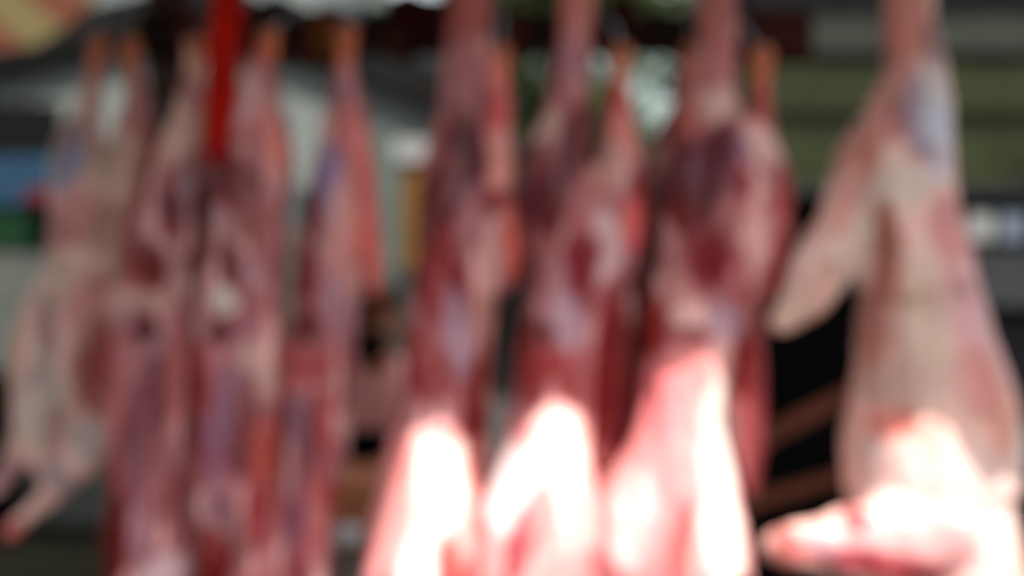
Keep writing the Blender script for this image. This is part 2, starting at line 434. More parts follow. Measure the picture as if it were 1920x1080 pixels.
def rag(px, py, w_, h_, m, label):
    bm = bmesh.new(); Yr = BY-.03
    rows_ = []
    for i in range(9):
        v = i/8; line = []
        for k in range(9):
            u = k/8*2-1
            p = P(px+u*w_*(1-.35*v+.1*math.sin(v*6+px)), py-h_+2*h_*v+8*math.sin(u*3+px), Yr)
            p.y += .010*math.sin(u*7+v*2)-.006
            line.append(bm.verts.new(p))
        rows_.append(line)
    for i in range(8):
        for k in range(8): bm.faces.new((rows_[i][k], rows_[i][k+1], rows_[i+1][k+1], rows_[i+1][k]))
    bmesh.ops.solidify(bm, geom=list(bm.faces), thickness=.005)
    tag(obj('rag', bm, m, loc=P(px, py-h_, Yr), smooth=True), label, 'rag')
rag(608, 74, 26, 42, mat('orange_cloth', (.34, .13, .035), .8, .3, 20, .3), 'orange rag hanging on the dark beam left of the slim carcass')
rag(520, 62, 40, 62, mat('brown_sacking', (.060, .030, .024), .9, .3, 30, .4), 'brown sacking rag hanging on the dark beam right of the red strap')
rag(1165, 46, 34, 46, mat('maroon_rag_cloth', (.10, .028, .026), .85, .3, 24, .3), 'maroon rag hanging on the dark beam above the middle carcass')
rag(785, 34, 60, 40, mat('dark_red_rag_cloth', (.085, .022, .022), .85, .3, 24, .3), 'dark red rag hanging on the dark beam above the man')
RZ = P(0, -95, 2.0).z
bm = bmesh.new(); tube(bm, [(-1.9, 2.0, RZ), (0, 2.0, RZ), (1.9, 2.0, RZ)], .016, 14)
bm2 = None
tag(obj('steel_rail', bm, M_hook, loc=(0, 2.0, RZ), smooth=True), 'steel rail above the dark beam carrying the front lamb carcasses', 'rail')
# red strap
bm = bmesh.new(); Y = 1.93
rows = [(430, -100, 32), (425, 0, 33), (421, 80, 30), (415, 160, 28), (411, 230, 25), (409, 280, 20), (408, 305, 13)]
rows = catmull(rows, 4); vs = []
for i, (x, y, h) in enumerate(rows):
    line = []
    for k in range(7):
        u = k/6*2-1
        p = P(x+u*h, y, Y); p.y += .011*math.sin(u*5.2+i*.22)+.005*math.sin(i*.6)+.004*math.sin(u*11-i*.3)
        line.append(bm.verts.new(p))
    vs.append(line)
for i in range(len(vs)-1):
    for k in range(6): bm.faces.new((vs[i][k], vs[i][k+1], vs[i+1][k+1], vs[i+1][k]))
bmesh.ops.solidify(bm, geom=list(bm.faces), thickness=.004)
tag(obj('red_strap', bm, M_red, loc=P(410, 300, Y), smooth=True), 'bright red cloth strap hanging down between two carcasses at the left', 'strap')

# unseen awning: front edge shaped to throw the line of shade over the carcasses
AZ0, AS = 2.42, .13
def to_awning(p):
    # p + t*SUN on z = AZ0 + AS*(y-1)
    t = (AZ0 + AS*(p.y-1) - p.z) / (SUN.z - AS*SUN.y)
    return p + SUN*t
edge_px = [(-700, 1900, 2.), (0, 1700, 2.), (560, 1500, 2.), (660, 1150, 1.95), (705, 900, 1.92), (760, 815, 1.92), (830, 785, 1.92), (910, 800, 1.92), (985, 800, 1.90), (1020, 750, 1.90), (1090, 750, 1.90), (1160, 745, 1.88), (1215, 705, 1.86), (1260, 685, 1.85), (1340, 660, 1.85), (1390, 690, 1.85),
    (1450, 830, 1.82), (1545, 930, 1.76), (1585, 880, 1.75), (1635, 825, 1.75), (1690, 775, 1.75), (1760, 775, 1.75), (1795, 850, 1.75), (1840, 925, 1.75), (1880, 890, 1.76), (1930, 890, 1.78), (2100, 900, 1.8), (2600, 900, 1.8)]
edge = [to_awning(P(*e)) for e in edge_px]; edge.sort(key=lambda v: v.x)
ex = np.array([e.x for e in edge]); ey = np.array([e.y for e in edge])
bm = bmesh.new(); rows = []
for x in np.linspace(-3.4, 2.6, 241):
    y0 = float(np.interp(x, ex, ey)); col = []
    for t in np.linspace(0, 1, 12):
        yb = 4.5 if x < -.80 else max(2.45, 4.5-(x+.80)*16)  # back edge trimmed to let skylight onto the shirt
        y = y0 + (yb-y0)*t
        col.append(bm.verts.new((x, y, AZ0+AS*(y-1)+.012*math.sin(x*9)*math.sin(t*3.1))))
    rows.append(col)
for i in range(len(rows)-1):
    for k in range(11): bm.faces.new((rows[i][k], rows[i+1][k], rows[i+1][k+1], rows[i][k+1]))
bmesh.ops.solidify(bm, geom=list(bm.faces), thickness=.006)
tag(obj('shade_awning', bm, M_awning, loc=(0, 2.4, 2.6), smooth=True), 'unseen canvas awning over the butcher stall, edge shaped to shade the carcasses', 'awning')

# ------------------------------------------------------------------ carcasses
FAT=(172,150,140); TAN=(166,138,124); PINK=(170,108,106); PALEP=(186,140,138); RED=(128,46,46); DRED=(92,28,32); MT=(98,42,52); PUR=(88,50,62)
MAU=(136,98,102); GMAU=(122,104,110); BLU=(122,124,152); ORG=(172,90,68); BRN=(122,62,46); WHT=(196,182,172); SAL=(190,110,98); BLOOD=(92,8,12); DBR=(62,42,36)
KALB = 1.2
def carcass(name_label, Y, base, tubes, dents=(), paint=(), seed=1, voxel=.0065, group='lamb carcasses hanging in a row', ribs=None, contrast=1.85, streak=.5):
    allp = [p for t in tubes for p in t]
    low = max(allp, key=lambda p: p[1])
    rootloc = P(low[0], low[1], Y)
    root = thing('lamb_carcass', name_label, 'lamb carcass', rootloc, group)
    bm = bmesh.new(); s = Y/D0/PXM
    for t in tubes:
        C_ = catmull(t, 5); rings = []
        for (x, y, dy, ru, rv) in C_:
            c = P(x, y, Y); c.y += dy
            rings.append((c, max(ru, 3)*s, max(rv, .004)))
        # rounded ends
        a, b = rings[0], rings[-1]
        ta = (rings[0][0]-rings[1][0]).normalized(); tb = (rings[-1][0]-rings[-2][0]).normalized()
        pre = [(a[0]+ta*min(a[1], a[2])*k, a[1]*q, a[2]*q) for k, q in ((.8, .35), (.45, .75))]
        post = [(b[0]+tb*min(b[1], b[2])*k, b[1]*q, b[2]*q) for k, q in ((.45, .75), (.8, .35))]
        loft_world(bm, pre+rings+post, 18)
    me = remeshed(bm, voxel, 5)
    n = len(me.vertices)
    co = np.empty(n*3); me.vertices.foreach_get('co', co); co = co.reshape(-1, 3)
    no = np.empty(n*3); me.vertex_normals.foreach_get('vector', no); no = no.reshape(-1, 3)
    pxs = 960 + co[:, 0]/s; pys = 540 - (co[:, 2]-CAMZ)/s
    front = np.clip((.25 - no[:, 1])/.5, 0, 1)
    st = co*np.array([1, 1, .4])
    co = co + no*(wob(st, 34, seed)*.0045 + wob(st, 80, seed+5)*.0018)[:, None]
    for (x, y, rx, ry, ang, d) in dents:
        a = math.radians(ang); dx, dy = pxs-x, pys-y
        u = dx*math.cos(a)+dy*math.sin(a); v = -dx*math.sin(a)+dy*math.cos(a)
        g_ = np.exp(-((u/rx)**2+(v/ry)**2)*1.2)*front
        co[:, 1] += d*g_
    if ribs:
        for (x, y, rx, ry, per, amp) in ribs:
            g_ = np.exp(-(((pxs-x)/rx)**2+((pys-y)/ry)**2))*front
            co[:, 1] += amp*g_*np.sin((pys+ (pxs-x)*.35)*2*math.pi/per)
    me.vertices.foreach_set('co', co.ravel())
    cl = np.tile(np.array(lin(base)), (n, 1))
    w1 = np.clip(wob(st, 22, seed+9)*.5+.35, 0, 1)[:, None]
    cl = cl*(1-.35*w1) + np.array(lin(PINK))*.35*w1
    sk = wob(co*np.array([1, .6, .16]), 95, seed+17)+.5*wob(co*np.array([1, .6, .2]), 210, seed+19)   # long threads of fat and sinew
    k = np.clip((sk-.35)/.5, 0, 1)[:, None]*streak
    cl = cl*(1-k) + np.array(lin((186, 158, 152)))*k
    k = np.clip((-sk-.55)/.5, 0, 1)[:, None]*streak*.6
    cl = cl*(1-k) + np.array(lin((104, 44, 46)))*k
    jx = wob(co, 45, seed+11)*.16; jy = wob(co, 45, seed+13)*.16
    for p in paint:
        x, y, rx, ry, ang, c = p[:6]; stg = p[6] if len(p) > 6 else .9
        a = math.radians(ang); dx, dy = pxs-x, pys-y
        u = (dx*math.cos(a)+dy*math.sin(a))/rx+jx; v = (-dx*math.sin(a)+dy*math.cos(a))/ry+jy
        r = np.sqrt(u*u+v*v)
        k = np.clip((1.3-r)/.55, 0, 1); k = k*k*(3-2*k)*stg*front
        cl = cl*(1-k[:, None]) + np.array(lin(c))*k[:, None]
    k = np.clip((sk-.45)/.5, 0, 1)[:, None]*streak*.45
    cl = cl*(1-k) + np.array(lin((180, 148, 142)))*k
    cl = .17*(np.maximum(cl, .002)/.17)**contrast
    lu = (cl @ np.array([.3, .55, .15]))[:, None]
    dw = .21*np.clip((lu-.03)/.2, 0, 1)
    cl = cl*(1-dw) + lu*dw
    cl = np.clip(cl*KALB, 0, .80)
    at = me.color_attributes.new('flesh', 'FLOAT_COLOR', 'POINT')
    at.data.foreach_set('color', np.hstack([cl, np.ones((n, 1))]).astype(np.float32).ravel())
    me.transform(Matrix.Translation(-rootloc))
    me.update()
    while len(me.materials): me.materials.pop()
    finish('body', me, MEAT, root)
    return root

def blob(name, root, px, py, Y, dy, rx, ry, rd, ang, m, seed=0, label=None):
    """a small rounded organ or joint, lumpy ellipsoid"""
    bm = bmesh.new(); bmesh.ops.create_icosphere(bm, subdivisions=3, radius=1)
    s = Y/D0/PXM; a = math.radians(ang); c = P(px, py, Y); c.y += dy
    for v in bm.verts:
        k = 1 + .10*math.sin(v.co.x*3.1+seed)+.08*math.sin(v.co.z*4+seed*2)
        x, z = v.co.x*rx*s*k, v.co.z*ry*s*k
        v.co = c + Vector((x*math.cos(a)+z*math.sin(a), v.co.y*rd*k, -x*math.sin(a)+z*math.cos(a)))
    o = obj(name, bm, m, root, smooth=True)
    if label: o['label'] = label
    return o

def joint(root, px, py, Y, dy, r):
    r *= 1.3; py += 6
    """the raw hock joint at the top of a shank, hollowed knuckle shape"""
    bm = bmesh.new(); s = Y/D0/PXM; c = P(px, py, Y); c.y += dy
    prof = [(-2.2, .8), (-1.2, 1.0), (-.2, 1.0), (.5, 1.18), (1.1, 1.25), (1.6, .95), (1.85, .4)][::1]
    loft_world(bm, [(c+Vector((0, 0, z*r*s)), q*r*s, q*r*s*.9) for z, q in prof], 16)
    return obj('hock_joint', bm, M_shank, root, smooth=True)

def hook(px, py, Y, label, dy=0.0):
    """S-hook over the beam down to a shank"""
    t = P(px, py, Y); bmt = P(0, 20, BY).z
    bm = bmesh.new(); pts = []
    y = Y+dy
    top = Vector((t.x, BY+.05, bmt+.012))
    pts = [(t.x, BY+.105, bmt-.03), (t.x, BY+.10, bmt+.008), (t.x, BY+.05, bmt+.016), (t.x, BY-.012, bmt+.008), (t.x, BY-.03, bmt-.03), (t.x, (BY-.03+y)/2, (bmt-.03+t.z)/2+.02), (t.x, y+.02, t.z+.01), (t.x, y-.004, t.z-.014), (t.x, y-.026, t.z-.004), (t.x, y-.03, t.z+.014)]
    C_ = catmull(pts, 4); loft_world(bm, [(Vector(p), .0045, .0045) for p in C_], 8)
    tag(obj('meat_hook', bm, M_hook, loc=(t.x, BY, bmt), smooth=True), label, 'meat hook', 'steel hooks over the beam')

# --- far left carcass
Y = 2.25
r = carcass('pale lamb carcass at the far left, seen side-on with a thin foreleg dangling lower left', Y, (184,146,135), [
    [(184,78,0,13,.016),(178,130,0,14,.018),(170,200,0,24,.03),(150,280,0,44,.05),(142,350,0,48,.065),(150,430,0,48,.07),(150,500,0,55,.07)],
    [(245,78,0,14,.016),(250,130,0,16,.02),(258,200,0,25,.03),(256,280,0,48,.05),(242,350,0,60,.07),(210,430,0,58,.07),(180,500,0,62,.07)],
    [(195,330,.02,70,.06),(175,420,.02,66,.075),(158,520,.02,76,.085),(125,620,.02,92,.09),(108,720,.02,88,.095),(100,800,.02,76,.085),(105,870,.02,50,.07),(110,910,.03,30,.05)],
    [(215,540,.0,45,.03),(205,640,-.02,50,.03),(200,740,-.02,42,.025),(190,830,-.01,35,.025),(165,875,0,25,.02)],
    [(178,840,-.03,34,.03),(130,895,-.03,25,.022),(75,950,-.03,19,.018),(30,995,-.03,17,.015)],
    [(60,800,0,30,.03),(25,865,0,22,.02),(-15,920,0,18,.016)]],
    dents=[(205,690,35,110,0,.03),(110,700,25,90,0,.015)],
    paint=[(250,110,22,40,0,ORG),(180,115,20,45,0,ORG),(262,200,22,50,0,PINK),(290,330,22,120,0,(140,72,62)),(140,300,30,80,15,GMAU),(150,320,18,60,15,BLU,.7),(222,320,40,60,0,TAN),(165,415,50,45,0,PINK,.9),(130,440,40,30,0,(140,85,80),.8),
           (215,430,22,50,20,(125,90,80),.8),(130,540,50,60,20,TAN),(185,560,30,60,25,PINK,.9),(45,660,22,110,8,(172,125,108)),(115,620,18,80,0,(110,75,72),.8),(105,740,40,80,0,(140,124,120)),(85,780,35,50,0,(160,145,132)),(205,690,45,95,0,(120,50,42)),(215,720,25,80,0,RED,.8),(120,800,25,50,0,(120,85,82),.6),
           (180,820,30,40,0,(142,130,128)),(130,890,40,25,45,GMAU),(40,985,30,22,45,(170,70,62)),(15,880,25,30,0,MAU)], seed=3, contrast=1.2, streak=.5)
for x, y in ((245,92),(184,92)): joint(r, x, y, Y, 0, 12)
hook(184, 84, Y, 'steel hook holding the left shank of the far left carcass'); hook(245, 84, Y, 'steel hook holding the right shank of the far left carcass')

# --- second
Y = 2.10
r = carcass('lamb carcass right of the far left one, opened to its kidney, beside the post', Y, MAU, [
    [(366,78,0,15,.018),(362,130,0,17,.022),(354,200,0,25,.03),(348,260,0,40,.045),(350,330,-.01,57,.06),(332,400,0,66,.07),(318,480,0,75,.075)],
    [(364,100,.12,14,.018),(352,200,.11,22,.03),(332,310,.08,30,.04),(265,390,.05,42,.05),(262,460,.04,48,.06),(275,540,.03,55,.06)],
    [(312,440,0,74,.08),(302,520,0,76,.075),(299,600,0,84,.075),(297,700,0,90,.085),(294,800,0,90,.09),(292,900,0,86,.095),(286,1000,0,90,.09),(284,1130,0,84,.08)]],
    dents=[(292,770,38,190,0,.045),(288,612,26,34,0,.02)],
    ribs=[(292,800,60,170,34,.002)],
    paint=[(362,105,20,45,0,TAN),(348,250,32,70,5,(160,140,132)),(372,360,22,50,0,GMAU),(335,395,24,40,-15,MT),(262,430,32,110,0,(118,45,42)),(225,470,22,100,0,(120,52,50)),(300,440,16,60,-30,(150,125,125)),(345,500,16,60,-20,(150,125,125)),(302,495,30,50,-20,DRED),
           (300,565,48,16,0,(150,128,122)),(245,610,16,45,10,(140,112,116)),(325,650,32,35,0,(140,116,118)),(285,618,26,24,0,(102,56,62)),
           (235,760,24,140,0,(135,75,75)),(275,690,34,70,0,MAU),(300,770,40,120,5,(102,64,72),.9),(350,700,24,90,0,(135,82,82),.9),(265,880,30,80,0,(110,75,82)),(320,900,30,80,0,(120,76,80)),(235,890,22,70,0,(118,58,60)),(218,1000,52,90,0,BLOOD,1.0),(225,950,20,40,0,DRED,.7),(290,990,22,70,0,(125,95,104)),(330,1060,40,40,0,(160,140,142)),(384,700,16,240,0,(84,36,34)),(388,440,14,110,0,(92,50,44)),(205,700,12,200,0,(112,46,46))], seed=11)  # last thin dark strips paint in the shaded gaps beside the neighbours
joint(r, 366, 92, Y, 0, 13); hook(366, 84, Y, 'steel hook holding the carcass beside the brown post')
blob('kidney', r, 286, 614, Y, -.055, 21, 27, .018, 12, M_kidney, 1)

# --- third
Y = 2.02
r = carcass('lamb carcass right of the red strap, with a dark plum haunch and white fat', Y, MAU, [
    [(505,62,0,15,.018),(497,110,0,22,.024),(487,170,0,40,.035),(482,240,0,56,.05),(468,310,0,73,.065),(464,390,0,68,.07),(457,470,0,68,.075)],
    [(440,90,.12,14,.018),(446,180,.11,24,.03),(450,280,.09,40,.05),(452,400,.05,50,.06)],
    [(516,220,.02,22,.03),(524,300,.02,20,.03),(512,400,.02,22,.04),(500,500,.02,26,.05)],
    [(462,440,0,72,.08),(452,520,0,76,.075),(447,600,0,82,.075),(452,700,0,84,.085),(450,800,0,86,.09),(450,900,0,84,.095),(452,1000,0,86,.09),(455,1130,0,85,.08)]],
    dents=[(450,800,36,180,6,.045),(428,620,24,30,0,.02)],
    ribs=[(450,830,60,170,34,.002)],
    paint=[(500,85,22,35,0,(165,95,82)),(465,190,26,60,5,(190,140,142)),(510,200,20,60,-12,(150,118,118)),(522,270,20,60,-8,(168,112,104)),(450,345,50,50,0,MT),(425,330,24,36,0,(104,44,46),.8),(480,420,24,40,-20,(100,44,50),.8),(430,425,16,50,-35,(142,116,118)),(480,500,16,45,-25,(145,118,122)),(447,492,28,44,-20,(92,38,46)),(515,430,18,80,0,(140,100,102)),(395,450,18,80,0,(118,62,60)),
           (437,562,24,22,0,(178,165,155)),(385,600,18,50,0,(138,108,110)),(430,620,26,26,0,(104,54,62)),(490,690,30,60,-10,(150,126,120)),(470,610,24,30,0,(135,98,106)),(392,710,22,70,0,(128,54,56)),(440,760,32,80,10,(124,98,110)),(415,850,30,80,5,(118,88,102)),(475,800,32,90,8,(108,66,70),.9),(505,850,20,70,0,(140,78,66)),(385,850,20,70,0,(120,56,58)),(430,960,35,45,0,(104,74,84)),(460,1000,30,60,0,(118,90,90)),(398,1050,56,80,0,(104,14,18),1.0),(500,960,20,60,0,(124,58,58)),(366,700,12,260,0,(84,36,34)),(538,720,16,220,0,(96,44,42)),(392,400,12,90,0,(104,52,48))], seed=21)  # last thin strips darken the edges for the shade between carcasses
joint(r, 504, 76, Y, 0, 13); hook(505, 68, Y, 'steel hook holding the carcass right of the red strap')
blob('kidney', r, 430, 620, Y, -.055, 20, 25, .018, -8, M_kidney, 2)
blob('kidney_fat', r, 437, 563, Y, -.066, 20, 17, .018, 0, M_fat, 3)

# --- fourth
Y = 2.08
r = carcass('slim lamb carcass left of the man in the pink shirt, with blue grey haunch', Y, MAU, [
    [(650,55,0,17,.02),(646,110,0,19,.024),(648,170,0,27,.03),(648,240,0,45,.045),(646,320,0,56,.06),(640,400,0,62,.065),(630,470,0,58,.065)],
    [(625,100,.12,14,.018),(622,200,.11,26,.03),(620,300,.09,40,.05),(615,420,.05,45,.06)],
    [(678,250,-.02,20,.02),(690,350,-.02,21,.02),(698,450,-.02,20,.02),(704,525,-.01,15,.015),(706,560,0,8,.01)],
    [(602,370,.01,30,.04),(590,450,.01,32,.05),(588,540,.01,45,.06)],
    [(615,440,.01,58,.07),(612,540,0,60,.07),(602,620,0,62,.07),(588,720,0,68,.08),(578,820,0,72,.085),(568,920,0,62,.09),(562,1020,0,58,.09),(560,1130,0,58,.08)]],
    dents=[(575,830,34,180,5,.04),(585,620,22,30,0,.018)],
    ribs=[(575,850,55,170,34,.002)],
    paint=[(650,85,24,45,0,(178,92,70)),(645,165,22,40,0,(138,104,116)),(612,260,20,60,8,(165,145,138)),(625,340,24,60,-8,(124,116,140)),(670,260,20,70,-8,(160,105,105)),(693,340,22,90,-6,(165,98,90)),(700,470,22,90,-4,(165,98,90)),(655,470,22,130,-2,(162,124,118)),(592,400,22,50,-10,(102,40,48)),(582,510,24,55,0,(108,38,44)),(620,430,14,60,0,(146,118,120),.8),(640,570,24,60,0,(140,112,120)),(585,615,26,30,0,(92,36,42)),(600,680,50,30,0,(135,78,78)),
           (555,690,20,80,0,(134,74,74)),(560,780,32,60,0,(116,92,104)),(590,850,24,110,5,(106,70,80)),(545,870,18,80,0,(140,108,108)),(620,780,18,60,0,(138,78,78)),(555,980,30,60,10,(108,74,86)),(610,950,24,80,0,(140,80,80)),(515,980,20,70,0,(122,46,50)),(560,1060,30,40,0,(112,62,70))], seed=31)
joint(r, 649, 72, Y, 0, 14); hook(650, 64, Y, 'steel hook holding the slim carcass left of the man')
blob('kidney', r, 584, 618, Y, -.05, 18, 23, .016, 5, M_kidney, 4)

SUNP=(162,100,100); SUNW=(184,156,150)  # fat tones, with the sun's burnt-out brightness put into the colour
# --- fifth
Y = 2.0
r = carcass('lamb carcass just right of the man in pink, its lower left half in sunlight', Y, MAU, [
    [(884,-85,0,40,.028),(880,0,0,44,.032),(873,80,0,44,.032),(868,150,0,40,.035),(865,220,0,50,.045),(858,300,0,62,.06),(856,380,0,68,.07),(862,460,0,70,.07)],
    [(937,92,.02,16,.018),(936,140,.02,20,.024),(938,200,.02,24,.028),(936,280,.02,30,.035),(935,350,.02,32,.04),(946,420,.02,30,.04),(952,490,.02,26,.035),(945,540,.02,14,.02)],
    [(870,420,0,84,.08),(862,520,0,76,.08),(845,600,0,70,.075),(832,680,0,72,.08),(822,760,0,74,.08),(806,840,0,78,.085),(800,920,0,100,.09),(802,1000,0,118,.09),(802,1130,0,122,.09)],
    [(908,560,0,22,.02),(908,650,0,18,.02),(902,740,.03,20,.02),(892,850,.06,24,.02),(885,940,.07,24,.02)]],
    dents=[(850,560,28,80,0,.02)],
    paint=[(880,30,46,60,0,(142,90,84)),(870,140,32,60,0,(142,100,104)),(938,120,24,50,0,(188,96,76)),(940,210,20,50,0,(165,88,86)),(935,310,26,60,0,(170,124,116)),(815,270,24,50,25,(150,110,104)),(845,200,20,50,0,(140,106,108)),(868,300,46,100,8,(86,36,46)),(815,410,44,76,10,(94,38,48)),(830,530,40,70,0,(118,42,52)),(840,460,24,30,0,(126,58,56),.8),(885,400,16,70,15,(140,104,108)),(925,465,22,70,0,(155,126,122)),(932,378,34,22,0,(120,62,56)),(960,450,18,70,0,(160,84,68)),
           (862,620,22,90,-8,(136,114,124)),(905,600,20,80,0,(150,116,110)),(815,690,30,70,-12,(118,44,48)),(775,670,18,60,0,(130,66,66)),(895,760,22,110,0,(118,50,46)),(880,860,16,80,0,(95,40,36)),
           (830,960,110,150,0,(178,117,113)),(830,900,46,120,0,SUNW),(735,940,34,110,12,(174,122,120)),(760,850,26,60,15,(168,112,110)),(850,1060,45,60,-15,(150,52,50)),(790,1040,35,60,0,(190,165,160))], seed=41)  # pale fat below the shade line, whitened to brighten the sunlit part
joint(r, 937, 106, Y, .02, 14); hook(937, 98, Y, 'steel hook holding the rear shank of the carcass right of the man', .02)

# --- sixth
Y = 1.98
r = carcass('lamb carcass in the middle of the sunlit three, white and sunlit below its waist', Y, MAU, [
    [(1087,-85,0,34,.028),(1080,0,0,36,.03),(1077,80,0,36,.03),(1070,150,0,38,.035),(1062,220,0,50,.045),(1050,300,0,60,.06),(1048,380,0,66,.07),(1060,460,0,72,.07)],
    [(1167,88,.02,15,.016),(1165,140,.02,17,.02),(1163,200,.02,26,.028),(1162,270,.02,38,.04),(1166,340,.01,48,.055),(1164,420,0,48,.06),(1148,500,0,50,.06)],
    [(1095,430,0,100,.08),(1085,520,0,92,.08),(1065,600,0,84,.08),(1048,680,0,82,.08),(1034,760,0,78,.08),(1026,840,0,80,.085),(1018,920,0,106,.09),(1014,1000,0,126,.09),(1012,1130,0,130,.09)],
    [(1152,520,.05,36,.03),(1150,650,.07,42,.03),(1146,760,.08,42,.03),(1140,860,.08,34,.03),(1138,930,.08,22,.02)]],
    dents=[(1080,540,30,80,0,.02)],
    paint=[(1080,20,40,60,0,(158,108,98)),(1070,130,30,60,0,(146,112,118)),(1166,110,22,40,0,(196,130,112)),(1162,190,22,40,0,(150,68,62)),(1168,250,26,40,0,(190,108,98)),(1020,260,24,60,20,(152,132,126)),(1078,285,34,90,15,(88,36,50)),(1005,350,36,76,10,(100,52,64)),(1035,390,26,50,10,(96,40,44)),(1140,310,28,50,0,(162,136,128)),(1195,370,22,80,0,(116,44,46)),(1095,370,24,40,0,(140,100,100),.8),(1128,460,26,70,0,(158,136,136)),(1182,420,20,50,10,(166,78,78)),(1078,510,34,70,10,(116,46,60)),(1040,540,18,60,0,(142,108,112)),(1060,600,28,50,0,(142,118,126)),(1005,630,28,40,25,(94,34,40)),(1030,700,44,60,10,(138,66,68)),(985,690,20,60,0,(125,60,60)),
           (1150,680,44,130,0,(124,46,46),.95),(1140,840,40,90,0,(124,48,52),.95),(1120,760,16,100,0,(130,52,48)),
           (1030,940,120,160,0,(184,126,123)),(1040,850,44,110,0,SUNW),(960,900,40,80,15,(185,158,158)),(975,1010,24,80,8,(120,60,72)),(1080,1060,50,50,0,(165,105,105)),(1015,950,30,60,0,(160,108,108))], seed=51)  # broad fat patch, lightened in colour where the sun falls
joint(r, 1167, 102, Y, .02, 13); hook(1167, 94, Y, 'steel hook holding the rear shank of the middle sunlit carcass', .02)

# --- carcass behind
Y = 2.24
r = carcass('dark red lamb carcass half hidden behind the gap of two sunlit ones', Y, (112,48,44), [
    [(1297,88,0,14,.016),(1291,140,0,18,.02),(1282,200,0,23,.025),(1268,280,0,30,.035),(1245,360,0,34,.04),(1228,440,0,34,.05),(1212,520,0,40,.055)],
    [(1268,210,.1,16,.02),(1250,300,.1,28,.04),(1225,420,.08,36,.05)],
    [(1222,480,0,38,.055),(1200,580,0,48,.06),(1190,680,0,55,.06),(1172,780,0,52,.06),(1152,870,0,40,.05),(1140,950,0,24,.03)]],
    paint=[(1296,110,22,40,0,(186,98,76)),(1280,200,24,60,0,(150,92,84)),(1235,400,40,80,10,DBR),(1215,480,34,50,0,(74,50,42)),(1186,620,14,70,0,(88,62,52)),(1225,600,26,50,0,(135,62,50)),(1225,680,30,60,0,(118,38,38)),(1150,700,40,120,0,(120,44,44)),(1150,860,30,70,0,(96,44,40))], seed=61, voxel=.007)
joint(r, 1297, 102, Y, 0, 12); hook(1297, 94, Y, 'steel hook holding the half hidden dark red carcass')

# --- seventh
Y = 1.94
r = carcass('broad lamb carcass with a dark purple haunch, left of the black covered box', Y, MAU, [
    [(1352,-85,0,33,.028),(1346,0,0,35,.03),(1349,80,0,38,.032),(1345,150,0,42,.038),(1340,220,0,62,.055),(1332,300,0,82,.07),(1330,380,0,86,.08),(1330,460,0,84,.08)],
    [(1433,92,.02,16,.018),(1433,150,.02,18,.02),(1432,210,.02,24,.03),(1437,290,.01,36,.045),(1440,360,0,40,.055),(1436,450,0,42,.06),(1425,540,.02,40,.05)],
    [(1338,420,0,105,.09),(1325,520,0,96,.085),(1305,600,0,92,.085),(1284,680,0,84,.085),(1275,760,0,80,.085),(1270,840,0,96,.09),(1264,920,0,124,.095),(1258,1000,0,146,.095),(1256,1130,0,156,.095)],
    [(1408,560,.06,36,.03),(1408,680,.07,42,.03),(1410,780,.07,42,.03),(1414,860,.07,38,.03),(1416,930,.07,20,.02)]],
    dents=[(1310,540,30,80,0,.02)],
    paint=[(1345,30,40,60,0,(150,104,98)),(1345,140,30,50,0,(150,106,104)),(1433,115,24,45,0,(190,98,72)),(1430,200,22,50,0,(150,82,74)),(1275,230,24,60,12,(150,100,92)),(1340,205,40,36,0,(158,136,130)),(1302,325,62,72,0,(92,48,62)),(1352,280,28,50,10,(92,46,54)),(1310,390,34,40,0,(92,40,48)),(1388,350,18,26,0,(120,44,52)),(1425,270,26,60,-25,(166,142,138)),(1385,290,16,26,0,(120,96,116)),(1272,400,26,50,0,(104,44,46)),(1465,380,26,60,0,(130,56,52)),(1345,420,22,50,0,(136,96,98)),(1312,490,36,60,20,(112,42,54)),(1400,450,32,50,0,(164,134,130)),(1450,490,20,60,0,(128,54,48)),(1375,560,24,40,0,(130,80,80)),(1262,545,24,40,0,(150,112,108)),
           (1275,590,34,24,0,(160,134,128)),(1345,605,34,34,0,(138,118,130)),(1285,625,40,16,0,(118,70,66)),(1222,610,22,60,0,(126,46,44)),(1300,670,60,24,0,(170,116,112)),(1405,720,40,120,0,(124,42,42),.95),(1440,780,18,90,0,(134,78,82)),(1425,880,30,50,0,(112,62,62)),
           (1265,880,150,190,0,(180,116,115)),(1340,800,40,120,0,SUNW),(1345,960,40,110,0,SUNW),(1230,750,40,70,0,(165,105,108)),(1235,900,50,90,0,(170,112,112)),(1262,1010,26,90,4,(150,70,70)),(1170,960,36,90,10,(180,140,138))], seed=71)  # fat over the sunlit half, its colour raised to add to the sunlight
joint(r, 1433, 108, Y, .02, 14); hook(1433, 98, Y, 'steel hook holding the rear shank of the broad carcass', .02)

